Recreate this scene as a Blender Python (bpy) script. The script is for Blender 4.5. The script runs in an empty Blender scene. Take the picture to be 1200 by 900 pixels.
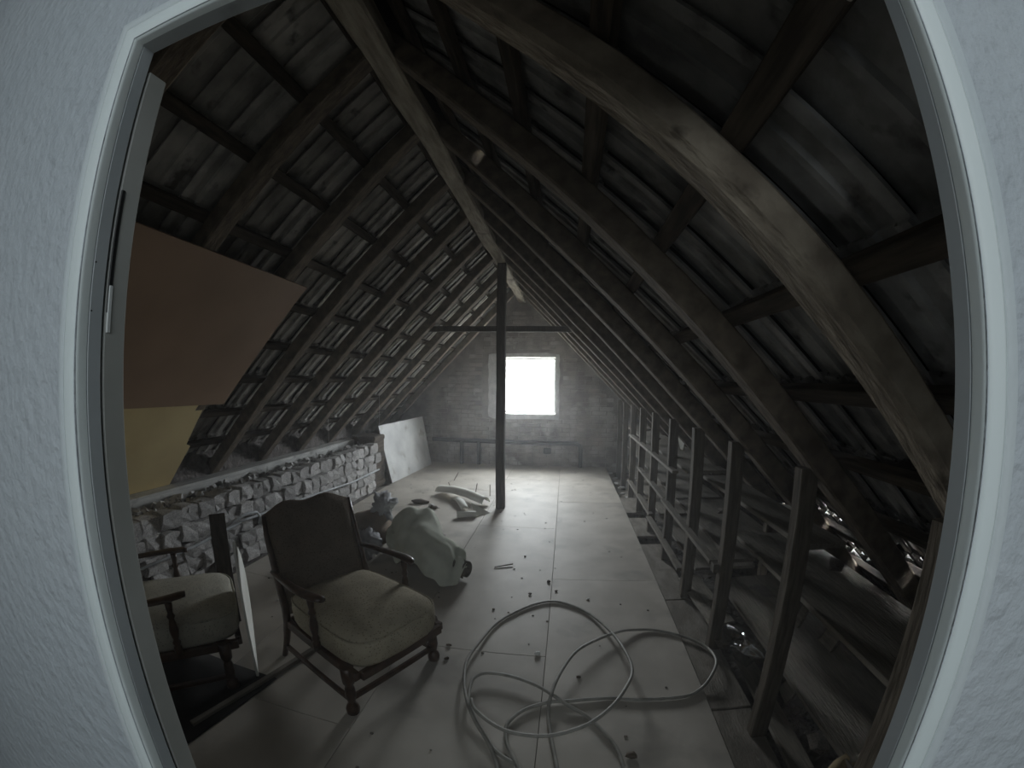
import bpy, bmesh, math, random
from mathutils import Vector, Matrix, noise
C = bpy.context.scene.collection
sc = bpy.context.scene
rnd = random.Random(7)

# ------------------------------------------------------------------ camera
A1, A3, RS = 1.2437849, -0.12512506, 18.0          # fisheye lens: theta = A1 r + A3 r^3
cam = bpy.data.cameras.new('camera'); camo = bpy.data.objects.new('camera', cam); C.objects.link(camo)
sc.camera = camo
cam.type = 'PANO'; cam.sensor_width = 36; cam.sensor_fit = 'HORIZONTAL'
cam.panorama_type = 'FISHEYE_LENS_POLYNOMIAL'; cam.fisheye_fov = math.radians(200)
cam.fisheye_polynomial_k0 = 0; cam.fisheye_polynomial_k1 = -A1 / RS; cam.fisheye_polynomial_k2 = 0
cam.fisheye_polynomial_k3 = -A3 / RS ** 3; cam.fisheye_polynomial_k4 = 0
cam.clip_start = 0.01
pitch, roll, yaw = -0.0106, 0.0087, 0.128
zc = Vector((math.sin(roll) * math.cos(pitch), math.cos(roll) * math.cos(pitch), math.sin(pitch)))
yw = Vector((0, 0, 1)); yw = (yw - yw.dot(zc) * zc).normalized()
x0 = yw.cross(zc) * -1
if x0.x < 0: x0 = -x0
Yv = math.cos(yaw) * yw + math.sin(yaw) * x0
Xv = math.cos(yaw) * x0 - math.sin(yaw) * yw
# rows of M: world axes expressed in the lens frame (right, up, forward); the camera's own axes are (right, up, back)
Mw = Matrix(((Xv.x, Xv.y, -Xv.z), (Yv.x, Yv.y, -Yv.z), (zc.x, zc.y, -zc.z)))
camo.matrix_world = Matrix.Translation((0, 0, 1.5)) @ Mw.to_4x4()

# ------------------------------------------------------------------ light
sc.view_settings.view_transform = 'Standard'; sc.view_settings.look = 'None'
sc.view_settings.gamma = 1; sc.view_settings.use_curve_mapping = False
sc.view_settings.exposure = 0.0
sc.cycles.use_denoising = True
sc.cycles.max_bounces = 10; sc.cycles.diffuse_bounces = 6; sc.cycles.transparent_max_bounces = 12
sc.cycles.sample_clamp_indirect = 6.0
w = bpy.data.worlds.new('sky'); sc.world = w; w.use_nodes = True
bg = w.node_tree.nodes['Background']; bg.inputs[1].default_value = 1.0
# overcast sky: bright above the horizon, darker ground below it
_nt = w.node_tree; _tc = _nt.nodes.new('ShaderNodeTexCoord'); _sx = _nt.nodes.new('ShaderNodeSeparateXYZ'); _cr = _nt.nodes.new('ShaderNodeValToRGB')
_mr = _nt.nodes.new('ShaderNodeMapRange'); _mr.inputs[1].default_value = -1; _mr.inputs[2].default_value = 1
_nt.links.new(_tc.outputs['Generated'], _sx.inputs[0]); _nt.links.new(_sx.outputs['Z'], _mr.inputs[0]); _nt.links.new(_mr.outputs[0], _cr.inputs[0])
_e = _cr.color_ramp.elements; _e[0].position = .46; _e[0].color = (.26, .26, .25, 1); _e[1].position = .54; _e[1].color = (.92, .96, 1.0, 1)
_sc = _nt.nodes.new('ShaderNodeVectorMath'); _sc.operation = 'SCALE'; _sc.inputs['Scale'].default_value = 70.0
_nt.links.new(_cr.outputs[0], _sc.inputs[0]); _nt.links.new(_sc.outputs[0], bg.inputs[0])

def area(name, loc, target, size, size_y, energy, color, portal=False):
    l = bpy.data.lights.new(name, 'AREA'); l.shape = 'RECTANGLE'; l.size = size; l.size_y = size_y
    l.energy = energy; l.color = color
    o = bpy.data.objects.new(name, l); C.objects.link(o); o.location = loc
    o.rotation_euler = (Vector(target) - Vector(loc)).to_track_quat('-Z', 'Y').to_euler()
    if portal: l.cycles.is_portal = True
    return o
area('window_daylight', (-.62, 7.34, 1.40), (-.62, 0, 1.40), .94, 1.0, 1, (1, 1, 1), portal=True)
area('landing_daylight', (.10, -1.5, 2.05), (0, .3, 1.45), 1.5, .9, 13.5, (.86, .95, 1.0))

# ------------------------------------------------------------------ materials
def N(nt, t, **kw):
    n = nt.nodes.new(t)
    for k, v in kw.items():
        if hasattr(n, k): setattr(n, k, v)
        else: n.inputs[k].default_value = v
    return n
MATS = {}
def mat(name, c1, c2, scale=6.0, stretch=(1, 1, 1), rough=.85, bump=.3, bscale=30.0, bdist=.01, detail=6.0,
        c3=None, spot=12.0, spotlo=.58, rand=0.0, metal=0.0, spec=.3, pos=(.35, .65)):
    m = bpy.data.materials.new(name); m.use_nodes = True; nt = m.node_tree
    b = nt.nodes['Principled BSDF']; b.inputs['Roughness'].default_value = rough
    b.inputs['Metallic'].default_value = metal; b.inputs['Specular IOR Level'].default_value = spec
    tc = N(nt, 'ShaderNodeTexCoord'); mp = N(nt, 'ShaderNodeMapping'); mp.inputs['Scale'].default_value = stretch
    add = N(nt, 'ShaderNodeVectorMath', operation='ADD'); oi = N(nt, 'ShaderNodeObjectInfo')
    mul = N(nt, 'ShaderNodeMath', operation='MULTIPLY'); mul.inputs[1].default_value = 37.0
    nt.links.new(oi.outputs['Random'], mul.inputs[0]); nt.links.new(tc.outputs['Object'], add.inputs[0])
    nt.links.new(mul.outputs[0], add.inputs[1]); nt.links.new(add.outputs[0], mp.inputs[0])
    n1 = N(nt, 'ShaderNodeTexNoise'); n1.inputs['Scale'].default_value = scale; n1.inputs['Detail'].default_value = detail
    nt.links.new(mp.outputs[0], n1.inputs['Vector'])
    r = N(nt, 'ShaderNodeValToRGB'); e = r.color_ramp.elements
    e[0].position = pos[0]; e[0].color = (*c1, 1); e[1].position = pos[1]; e[1].color = (*c2, 1)
    nt.links.new(n1.outputs[0], r.inputs[0]); col = r.outputs[0]
    if c3:
        n3 = N(nt, 'ShaderNodeTexNoise'); n3.inputs['Scale'].default_value = spot; n3.inputs['Detail'].default_value = 4
        nt.links.new(add.outputs[0], n3.inputs['Vector'])
        r3 = N(nt, 'ShaderNodeValToRGB'); r3.color_ramp.elements[0].position = spotlo; r3.color_ramp.elements[1].position = min(spotlo + .12, 1)
        nt.links.new(n3.outputs[0], r3.inputs[0])
        mx = N(nt, 'ShaderNodeMixRGB'); nt.links.new(r3.outputs[0], mx.inputs[0]); nt.links.new(col, mx.inputs[1]); mx.inputs[2].default_value = (*c3, 1)
        col = mx.outputs[0]
    if rand:
        mr = N(nt, 'ShaderNodeMapRange'); mr.inputs[3].default_value = 1 - rand; mr.inputs[4].default_value = 1 + rand
        nt.links.new(oi.outputs['Random'], mr.inputs[0])
        vm = N(nt, 'ShaderNodeVectorMath', operation='SCALE'); nt.links.new(col, vm.inputs[0]); nt.links.new(mr.outputs[0], vm.inputs['Scale'])
        col = vm.outputs[0]
    nt.links.new(col, b.inputs['Base Color'])
    if bump:
        n2 = N(nt, 'ShaderNodeTexNoise'); n2.inputs['Scale'].default_value = bscale; n2.inputs['Detail'].default_value = 5
        nt.links.new(mp.outputs[0], n2.inputs['Vector'])
        bp = N(nt, 'ShaderNodeBump'); bp.inputs['Strength'].default_value = bump; bp.inputs['Distance'].default_value = bdist
        nt.links.new(n2.outputs[0], bp.inputs['Height']); nt.links.new(bp.outputs[0], b.inputs['Normal'])
    MATS[name] = m
    return m
# wood whose grain runs along local X, Y or Z
mat('rafter_wood', (.050, .040, .030), (.125, .102, .078), 5, (9, 1.2, 9), bump=.6, bscale=9, bdist=.02, c3=(.03, .024, .019), spot=5, spotlo=.62)
mat('rafter_slope', (.095, .076, .055), (.195, .158, .118), 5, (3, 9, 3), bump=.5, bscale=7, bdist=.012)
mat('hewn_wood', (.19, .155, .118), (.33, .28, .215), 5, (2.5, 9, 2.5), bump=.8, bscale=6, bdist=.02, c3=(.06, .047, .034), spot=9, spotlo=.64)
mat('post_wood', (.035, .028, .022), (.085, .068, .052), 5, (9, 9, 1.2), bump=.4, bscale=8, rough=.8)
mat('stud_wood', (.075, .062, .046), (.15, .125, .095), 5, (9, 9, 1.2), bump=.4, bscale=8, rand=.2)
mat('ridge_wood', (.20, .175, .135), (.38, .34, .27), 4, (8, 1.2, 8), bump=.7, bscale=8, bdist=.02, c3=(.07, .055, .04), spot=5, spotlo=.63)
mat('batten_wood', (.04, .033, .026), (.10, .08, .06), 5, (9, 1, 9), bump=.5, bscale=9, rand=.25)
mat('plank_wood', (.14, .125, .10), (.20, .18, .148), 5, (14, 1.5, 14), bump=.4, bscale=9, c3=(.08, .07, .055), spot=5, spotlo=.6, rand=.2)
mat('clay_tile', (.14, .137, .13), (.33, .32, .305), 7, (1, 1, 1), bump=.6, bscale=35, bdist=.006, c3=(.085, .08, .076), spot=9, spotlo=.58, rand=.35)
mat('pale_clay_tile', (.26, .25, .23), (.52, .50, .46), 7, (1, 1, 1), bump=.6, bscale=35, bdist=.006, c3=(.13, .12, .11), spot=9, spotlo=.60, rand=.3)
mat('outer_plaster', (.66, .71, .72), (.74, .78, .78), 2, (1, 1, 1), bump=.5, bscale=30, bdist=.005, rough=.5)
mat('light_seal', (.012, .011, .010), (.03, .027, .024), 4, (1, 1, 1), bump=.2)
mat('brick_lump', (.36, .35, .345), (.62, .605, .59), 14, (1, 1, 1), bump=.8, bscale=45, bdist=.008, c3=(.20, .17, .17), spot=10, spotlo=.60, rand=.22)
mat('mortar', (.085, .075, .070), (.19, .17, .16), 12, (1, 1, 1), bump=1.0, bscale=30, bdist=.02)
mat('gable_brick', (.20, .17, .15), (.42, .375, .34), 3.2, (1, 1, 1), bump=.6, bscale=28, bdist=.01, c3=(.47, .45, .42), spot=3.4, spotlo=.50)
mat('gable_mortar', (.20, .175, .155), (.40, .365, .335), 4, (1, 1, 1), bump=.8, bscale=40, bdist=.01)
mat('whitewash', (.50, .50, .48), (.74, .74, .71), 7, (1, 1, 1), bump=.6, bscale=30, bdist=.01)
mat('chipboard', (.385, .353, .305), (.505, .468, .412), 3.0, (1, 1, 1), bump=.12, bscale=120, bdist=.002, rough=.62, c3=(.31, .285, .25), spot=2.2, spotlo=.56, rand=.06, spec=.4)
mat('dusty_board', (.15, .135, .112), (.26, .235, .20), 5, (3, 1, 1), bump=.6, bscale=40, bdist=.006, c3=(.17, .15, .125), spot=6, spotlo=.55, rand=.12)
mat('rubble', (.06, .052, .043), (.16, .14, .118), 9, (1, 1, 1), bump=1.0, bscale=26, bdist=.03, c3=(.2, .18, .16), spot=16, spotlo=.60)
mat('rubble_piece', (.08, .068, .055), (.2, .175, .15), 9, (1, 1, 1), bump=.8, bscale=26, bdist=.01, rand=.4)
mat('plaster', (.55, .585, .61), (.63, .66, .68), 1.6, (1, 1, 1), bump=.9, bscale=38, bdist=.010, rough=.55, spec=.35)
mat('corner_paint', (.84, .90, .88), (.90, .95, .93), 2, (1, 1, 1), bump=.25, bscale=14, bdist=.004, rough=.45, spec=.4)
mat('frame_paint', (.40, .425, .43), (.50, .525, .53), 3, (1, 1, 1), bump=.2, bscale=20, bdist=.003, rough=.5, c3=(.30, .31, .31), spot=9, spotlo=.66)
mat('leaf_paint', (.36, .36, .33), (.46, .46, .43), 4, (1, 1, 1), bump=.2, bscale=20, bdist=.003, rough=.5)
mat('plate_wood', (.38, .38, .37), (.58, .58, .56), 4, (8, 1, 8), bump=.5, bscale=9, c3=(.26, .25, .24), spot=6, spotlo=.62)
mat('brown_hardboard', (.30, .20, .135), (.37, .25, .17), 2, (1, 1, 1), bump=.1, bscale=60, rough=.55, bdist=.002)
mat('pale_fibreboard', (.66, .52, .27), (.76, .62, .33), 2, (1, 1, 1), bump=.15, bscale=60, rough=.8, bdist=.002)
mat('white_board', (.55, .56, .56), (.86, .87, .86), 2.2, (1, 1, 1), bump=.2, bscale=20, bdist=.003, rough=.55, c3=(.46, .45, .42), spot=4, spotlo=.60)
mat('dark_edge', (.10, .09, .08), (.2, .18, .16), 6, bump=.3)
mat('chair_wood', (.030, .017, .011), (.075, .042, .026), 5, (5, 5, 5), bump=.1, bscale=20, rough=.33, spec=.5)
mat('rusty_pipe', (.020, .016, .013), (.055, .042, .034), 12, bump=.5, bscale=40, rough=.6, bdist=.004)
mat('grey_pipe', (.32, .34, .36), (.50, .52, .54), 12, bump=.2, bscale=40, rough=.45)
mat('cable', (.26, .25, .22), (.36, .345, .31), 20, bump=0, rough=.5)
mat('blanket', (.50, .52, .44), (.62, .64, .55), 7, bump=.5, bscale=120, bdist=.003, rough=.95, c3=(.42, .42, .35), spot=5, spotlo=.6)
mat('grey_cloth', (.33, .33, .35), (.52, .52, .53), 6, bump=.5, bscale=40, bdist=.01, rough=.9)
mat('brown_sack', (.16, .12, .09), (.26, .20, .15), 6, bump=.6, bscale=60, bdist=.006, rough=.95)
mat('carpet', (.09, .082, .07), (.16, .145, .12), 9, bump=.8, bscale=90, bdist=.005, rough=1)
mat('cardboard', (.74, .74, .68), (.88, .88, .83), 4, bump=.3, bscale=20, bdist=.004, rough=.85)
mat('shade_black', (.012, .011, .010), (.026, .024, .022), 8, bump=.4, bscale=90, bdist=.004, rough=1)  # near-black tone for the painted shade under the pale armchair
mat('twig', (.06, .045, .035), (.14, .11, .08), 9, bump=.3)
mat('thread', (.5, .5, .48), (.6, .6, .58), 9, bump=0)
mat('paper_bag', (.20, .155, .085), (.28, .22, .13), 6, bump=.5, bscale=30)
mat('black_metal', (.012, .012, .012), (.03, .03, .03), 8, bump=.1, rough=.5)
mat('white_metal', (.62, .64, .62), (.72, .74, .72), 8, bump=.1, rough=.4)
mat('window_paint', (.74, .75, .74), (.82, .83, .82), 8, bump=.1, rough=.5)
mat('outside_ground', (.3, .3, .3), (.4, .4, .4), 3, bump=0)

def fabric(name, base, dark):
    m = mat(name, base, tuple(x * 1.25 for x in base), 9, bump=0, rough=.95, spec=.1); nt = m.node_tree
    b = nt.nodes['Principled BSDF']; tc = N(nt, 'ShaderNodeTexCoord')
    v = N(nt, 'ShaderNodeTexVoronoi'); v.inputs['Scale'].default_value = 75
    nt.links.new(tc.outputs['Object'], v.inputs['Vector'])
    r = N(nt, 'ShaderNodeValToRGB'); r.color_ramp.elements[0].position = .20; r.color_ramp.elements[0].color = (1, 1, 1, 1)
    r.color_ramp.elements[1].position = .30; r.color_ramp.elements[1].color = (0, 0, 0, 1)
    nt.links.new(v.outputs['Distance'], r.inputs[0])
    old = b.inputs['Base Color'].links[0].from_socket
    mx = N(nt, 'ShaderNodeMixRGB'); mx.inputs[2].default_value = (*dark, 1)
    nt.links.new(r.outputs[0], mx.inputs[0]); nt.links.new(old, mx.inputs[1]); nt.links.new(mx.outputs[0], b.inputs['Base Color'])
    w1 = N(nt, 'ShaderNodeTexNoise'); w1.inputs['Scale'].default_value = 180
    bp = N(nt, 'ShaderNodeBump'); bp.inputs['Strength'].default_value = .5; bp.inputs['Distance'].default_value = .004
    ad = N(nt, 'ShaderNodeMath', operation='ADD'); nt.links.new(w1.outputs[0], ad.inputs[0]); nt.links.new(v.outputs['Distance'], ad.inputs[1])
    nt.links.new(ad.outputs[0], bp.inputs['Height']); nt.links.new(bp.outputs[0], b.inputs['Normal'])
fabric('seat_fabric', (.36, .32, .24), (.22, .19, .135))
fabric('back_fabric', (.16, .13, .10), (.115, .092, .07))
fabric('pale_fabric', (.40, .385, .33), (.29, .28, .245))

g = bpy.data.materials.new('window_glass'); g.use_nodes = True; nt = g.node_tree; nt.nodes.clear()
out = N(nt, 'ShaderNodeOutputMaterial'); mx = N(nt, 'ShaderNodeMixShader'); mx.inputs[0].default_value = .06
tr = N(nt, 'ShaderNodeBsdfTransparent'); tr.inputs[0].default_value = (.97, .98, .98, 1); gl = N(nt, 'ShaderNodeBsdfGlossy'); gl.inputs['Roughness'].default_value = .02
nt.links.new(tr.outputs[0], mx.inputs[1]); nt.links.new(gl.outputs[0], mx.inputs[2]); nt.links.new(mx.outputs[0], out.inputs[0]); MATS['window_glass'] = g
g = bpy.data.materials.new('clear_plastic'); g.use_nodes = True; nt = g.node_tree; nt.nodes.clear()
out = N(nt, 'ShaderNodeOutputMaterial'); mx = N(nt, 'ShaderNodeMixShader'); mx.inputs[0].default_value = .35
tr = N(nt, 'ShaderNodeBsdfTransparent'); tr.inputs[0].default_value = (.9, .9, .9, 1); gl = N(nt, 'ShaderNodeBsdfGlossy'); gl.inputs['Roughness'].default_value = .12
nt.links.new(tr.outputs[0], mx.inputs[1]); nt.links.new(gl.outputs[0], mx.inputs[2]); nt.links.new(mx.outputs[0], out.inputs[0]); MATS['clear_plastic'] = g

# ------------------------------------------------------------------ mesh helpers
class MB:
    def __init__(s): s.v = []; s.f = []; s.sm = []
    def add(s, vs, fs, M=None, smooth=False):
        b = len(s.v)
        for p in vs:
            p = Vector(p); s.v.append(tuple(M @ p) if M else tuple(p))
        for f in fs: s.f.append(tuple(b + i for i in f)); s.sm.append(smooth)
        return s
    def box(s, x0, x1, y0, y1, z0, z1, M=None, ch=0.0):
        if ch <= 0:
            vs = [(x, y, z) for z in (z0, z1) for y in (y0, y1) for x in (x0, x1)]
            fs = [(0, 2, 3, 1), (4, 5, 7, 6), (0, 1, 5, 4), (2, 6, 7, 3), (0, 4, 6, 2), (1, 3, 7, 5)]
            return s.add(vs, fs, M)
        bm = bmesh.new(); bmesh.ops.create_cube(bm, size=1)
        for v in bm.verts: v.co = Vector(((x0 + x1) / 2 + v.co.x * (x1 - x0), (y0 + y1) / 2 + v.co.y * (y1 - y0), (z0 + z1) / 2 + v.co.z * (z1 - z0)))
        bmesh.ops.bevel(bm, geom=bm.edges[:], offset=ch, segments=1, affect='EDGES')
        bm.verts.index_update()
        s.add([v.co[:] for v in bm.verts], [[v.index for v in f.verts] for f in bm.faces], M); bm.free(); return s
    def tube(s, pts, rad, n=8, closed=False, cap=True):
        pts = [Vector(p) for p in pts]; rs = rad if isinstance(rad, (list, tuple)) else [rad] * len(pts)
        rings = []; up = Vector((0, 0, 1)); prev = None
        for i, p in enumerate(pts):
            if closed: t = pts[(i + 1) % len(pts)] - pts[i - 1]
            else: t = pts[min(i + 1, len(pts) - 1)] - pts[max(i - 1, 0)]
            t = t.normalized() if t.length > 1e-9 else Vector((0, 0, 1))
            if prev is None:
                a = up if abs(t.dot(up)) < .9 else Vector((1, 0, 0)); u = t.cross(a).normalized()
            else:
                u = (prev - prev.dot(t) * t)
                u = u.normalized() if u.length > 1e-6 else t.orthogonal().normalized()
            prev = u; v = t.cross(u)
            rings.append([p + (u * math.cos(2 * math.pi * k / n) + v * math.sin(2 * math.pi * k / n)) * rs[i] for k in range(n)])
        vs = [q for r in rings for q in r]; fs = []; m = len(pts)
        for i in range(m if closed else m - 1):
            j = (i + 1) % m
            for k in range(n): fs.append((i * n + k, i * n + (k + 1) % n, j * n + (k + 1) % n, j * n + k))
        s.add(vs, fs, None, True)
        if cap and not closed:
            b = len(s.v) - len(vs)
            s.f.append(tuple(b + k for k in range(n - 1, -1, -1))); s.sm.append(False)
            s.f.append(tuple(b + (m - 1) * n + k for k in range(n))); s.sm.append(False)
        return s
    def beam(s, p0, p1, wdt, hgt, side, up, segs=1, jit=0.0, seed=0, ch=.006, taper=None):
        """squared timber from p0 to p1: side x up cross-section, chamfered, axis at its middle"""
        p0 = Vector(p0); p1 = Vector(p1); side = Vector(side).normalized(); up = Vector(up).normalized()
        rings = []
        for i in range(segs + 1):
            t = i / segs; c = p0.lerp(p1, t)
            if jit: 
                q = c * 1.7 + Vector((seed * 3.1, 0, 0))
                c = c + side * noise.noise(q) * jit + up * noise.noise(q + Vector((9, 9, 9))) * jit
                ww = wdt * (1 + .9 * jit / .02 * .12 * noise.noise(q * 2)); hh = hgt * (1 + .9 * jit / .02 * .10 * noise.noise(q * 2.3 + Vector((5, 0, 0))))
            else: ww, hh = wdt, hgt
            a, b = ww / 2, hh / 2; cc = min(ch, a * .6, b * .6)
            prof = [(-a + cc, -b), (a - cc, -b), (a, -b + cc), (a, b - cc), (a - cc, b), (-a + cc, b), (-a, b - cc), (-a, -b + cc)]
            rings.append([c + side * x + up * y for x, y in prof])
        vs = [q for r in rings for q in r]; fs = []
        for i in range(segs):
            for k in range(8): fs.append((i * 8 + k, i * 8 + (k + 1) % 8, i * 8 + 8 + (k + 1) % 8, i * 8 + 8 + k))
        fs.append(tuple(range(7, -1, -1))); fs.append(tuple(segs * 8 + k for k in range(8)))
        return s.add(vs, fs)
    def lathe(s, prof, n=12, M=None):
        vs = []; fs = []
        for r, z in prof:
            for k in range(n): a = 2 * math.pi * k / n; vs.append((r * math.cos(a), r * math.sin(a), z))
        for i in range(len(prof) - 1):
            for k in range(n): fs.append((i * n + k, i * n + (k + 1) % n, (i + 1) * n + (k + 1) % n, (i + 1) * n + k))
        s.add(vs, fs, M, True)
        b = len(s.v) - len(vs)
        s.f.append(tuple(b + k for k in range(n - 1, -1, -1))); s.sm.append(False)
        s.f.append(tuple(b + (len(prof) - 1) * n + k for k in range(n))); s.sm.append(False)
        return s
    def mesh(s, name):
        me = bpy.data.meshes.new(name); me.from_pydata(s.v, [], s.f)
        bm = bmesh.new(); bm.from_mesh(me); bmesh.ops.recalc_face_normals(bm, faces=bm.faces[:]); bm.to_mesh(me); bm.free()
        me.polygons.foreach_set('use_smooth', s.sm if len(s.sm) == len(me.polygons) else [False] * len(me.polygons)); me.update()
        return me
    def obj(s, name, m, parent=None):
        me = s.mesh(name); me.materials.append(MATS[m]); o = bpy.data.objects.new(name, me); C.objects.link(o)
        if parent: o.parent = parent
        return o
def tag(o, label=None, cat=None, group=None, kind=None):
    if label: o['label'] = label
    if cat: o['category'] = cat
    if group: o['group'] = group
    if kind: o['kind'] = kind
    return o
def empty(name, loc=(0, 0, 0), rz=0.0):
    o = bpy.data.objects.new(name, None); C.objects.link(o); o.location = loc; o.rotation_euler = (0, 0, rz); o.empty_display_size = .1
    return o
def inst(name, me, M, parent=None):
    o = bpy.data.objects.new(name, me); C.objects.link(o); o.matrix_world = M
    if parent: o.parent = parent
    return o
def soft(bmo, levels=2):
    md = bmo.modifiers.new('subdivision', 'SUBSURF'); md.levels = levels; md.render_levels = levels
    for p in bmo.data.polygons: p.use_smooth = True
    return bmo
def lump_mesh(name, sx, sy, sz, m, seed, rough=.25, sub=1):
    bm = bmesh.new(); bmesh.ops.create_icosphere(bm, subdivisions=sub, radius=1)
    for v in bm.verts:
        k = 1 + rough * noise.noise(v.co * 1.7 + Vector((seed * 5.3, 0, 0))) * 2
        c = Vector([math.copysign(abs(a) ** .7, a) for a in v.co]); v.co = Vector((c.x * sx * k, c.y * sy * k, c.z * sz * k))
    me = bpy.data.meshes.new(name); bm.to_mesh(me); bm.free(); me.materials.append(MATS[m]); return me

ORD = ['nearest the doorway', 'second from the doorway', 'third from the doorway', 'fourth from the doorway', 'fifth from the doorway',
       'sixth from the doorway', 'seventh from the doorway', 'third from the far gable wall', 'second from the far gable wall', 'last before the far gable wall']
RY = [.78, 1.43, 2.08, 2.73, 3.38, 4.03, 4.68, 5.33, 6.00, 6.65]      # far face of each rafter
TAN = 1.05; ANG = math.atan(TAN); CO, SI = math.cos(ANG), math.sin(ANG)
XR = -.7714                                                          # ridge line
YF = 7.10                                                            # far gable face
def zl(x, n=0): return 3.76 + TAN * x + n / CO
def zr(x, n=0): return 2.14 - TAN * x + n / CO

# ------------------------------------------------------------------ setting: floor
fl = MB().box(-3.05, .74, .31, YF + .02, -.20, -.024).box(.74, 2.45, .31, YF + .02, -.20, -.10).box(-2.6, 2.6, -2.5, .31, -.20, 0)
floor = fl.obj('floor', 'dusty_board'); tag(floor, kind='structure')
xs = [-2.43, -1.64, -.85, -.055, .735]
for i in range(4):
    y = .315 + (.0, -1.1, -.4, -1.5)[i]
    while y < YF:
        a, b = max(y, .312), min(y + 2.05, YF)
        if b - a > .05:
            MB().box(xs[i] + .0012, xs[i + 1] - .0012, a + .0012, b - .0012, -.0235, rnd.uniform(-.001, .0005), ch=.0015).obj('floor_panel', 'chipboard', floor)
        y += 2.05
for a, b, dx in ((.32, 1.55, .0), (1.56, 2.62, .01), (2.63, 3.66, 0), (3.86, 4.42, .0), (4.60, 5.22, .02)):
    MB().box(.738, .93 + dx, a, b, -.035, -.006, ch=.004).obj('floor_board', 'dusty_board', floor)

# ------------------------------------------------------------------ setting: roof slopes with battens and tiles
PITCH = .24
LROWS = [-.80 - PITCH * k for k in range(10)]                         # x of batten centres
RROWS = [-.695 + .235 * k for k in range(13)]
TW = .65 / 3
def slope_M(side, x, y, n):                                           # frame: X along the slope downwards, Y room axis, Z out of the roof
    if side < 0: d = Vector((-CO, 0, -SI)); nn = Vector((-SI, 0, CO)); z = zl(x)
    else: d = Vector((CO, 0, -SI)); nn = Vector((SI, 0, CO)); z = zr(x)
    yv = Vector((0, 1, 0)); p = Vector((x, y, z)) + nn * n
    return Matrix(((d.x, yv.x, nn.x, p.x), (d.y, yv.y, nn.y, p.y), (d.z, yv.z, nn.z, p.z), (0, 0, 0, 1)))
def tile_mesh(L, name, mt='clay_tile'):
    prof = [(-.004, -.010), (.030, -.010), (.036, .006), (.085, .006), (.092, -.006), (.110, -.006), (.117, .006), (.178, .006), (.186, .016), (TW + .012, .016)]
    vs = []; fs = []; n = len(prof)
    for X, dz in ((-.03, 0), (L, .018)):
        for (y, z) in prof: vs.append((X, y, z + dz))
        for (y, z) in prof: vs.append((X, y, z + dz + .010))
    for i in range(n - 1):
        fs.append((i, i + 1, 2 * n + i + 1, 2 * n + i)); fs.append((n + i, 3 * n + i, 3 * n + i + 1, n + i + 1))
        fs.append((2 * n + i, 2 * n + i + 1, 3 * n + i + 1, 3 * n + i))
    fs.append((0, 2 * n, 3 * n, n)); fs.append((n - 1, 2 * n - 1, 4 * n - 1, 3 * n - 1))
    b = MB().add(vs, fs); me = b.mesh(name); me.materials.append(MATS[mt]); return me, b
PS_L = PITCH / CO; PS_R = .235 / CO
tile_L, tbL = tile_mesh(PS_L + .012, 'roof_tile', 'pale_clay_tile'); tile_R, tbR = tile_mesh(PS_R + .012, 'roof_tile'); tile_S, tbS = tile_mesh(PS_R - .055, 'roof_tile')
RAFT_D = .095
SLOTS = [(1.624, 1.92, 2.12, .024), (1.389, 1.28, 1.50, .014), (1.389, 1.88, 2.14, .010), (1.624, 3.24, 3.40, .012), (1.624, 2.96, 3.02, .020), (-.50, 1.84, 1.92, .014)]
def slope(side, name, rows, tile, tb, PS):
    # light-blocking deck added over the tiles, open at the few slots where daylight enters
    root = empty(name + '_frame'); C.objects.unlink(root); bpy.data.objects.remove(root)
    s_lo, s_hi = -.24, (3.45 if side < 0 else 4.62)
    sb = {s_lo, s_hi}; yb = {.3035, YF + .5}; holes = []
    if side > 0:
        for x, a, b, hw in SLOTS:
            s = (x - XR) / CO; holes.append((s - hw, s + hw, a, b)); sb |= {s - hw, s + hw}; yb |= {a, b}
    sb = sorted(sb); yb = sorted(yb); m = MB(); M = slope_M(side, XR, 0, RAFT_D + .125)
    for i in range(len(sb) - 1):
        for j in range(len(yb) - 1):
            cs, cy = (sb[i] + sb[i + 1]) / 2, (yb[j] + yb[j + 1]) / 2
            if any(h[0] < cs < h[1] and h[2] < cy < h[3] for h in holes): continue
            m.box(sb[i], sb[i + 1], yb[j], yb[j + 1], 0, .02, M)
    root = m.obj(name, 'light_seal'); tag(root, kind='structure')
    for k, x in enumerate(rows):
        MB().beam((0, .33, 0), (0, YF, 0), .055, .036, (1, 0, 0), (0, 0, 1), 6, .006, k + 20, ch=.003).obj('batten', 'batten_wood', root).matrix_world = slope_M(side, x, 0, RAFT_D + .018)
    cand = []
    for r, x in enumerate(rows):
        for c in range(int((YF - .33) / TW) + 1):
            y = .33 + c * TW
            if y + TW > YF + .12: continue
            cand.append((math.hypot(x, y) + .4 * abs((zl if side < 0 else zr)(x) - 1.5), r, c, x, y))
    cand.sort(); stuff = MB()
    for i, (d, r, c, x, y) in enumerate(cand):
        M = slope_M(side, x, y, RAFT_D + .050) @ Matrix.Rotation(rnd.uniform(-.012, .012), 4, 'Z') @ Matrix.Translation((rnd.uniform(-.006, .006), 0, rnd.uniform(0, .004)))
        use, ub = tile, tb
        if side > 0:
            for sx, a, b, hw in SLOTS:
                if x < sx < x + .235 + .02 and a - TW * .8 < y < b and sx - x > .1: use, ub = tile_S, tbS
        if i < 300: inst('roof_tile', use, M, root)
        else: stuff.add(ub.v, ub.f, M)
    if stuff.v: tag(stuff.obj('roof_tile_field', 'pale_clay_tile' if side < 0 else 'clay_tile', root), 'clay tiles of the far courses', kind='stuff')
    return root
roofL = slope(-1, 'ceiling_left', LROWS, tile_L, tbL, PS_L)
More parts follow.
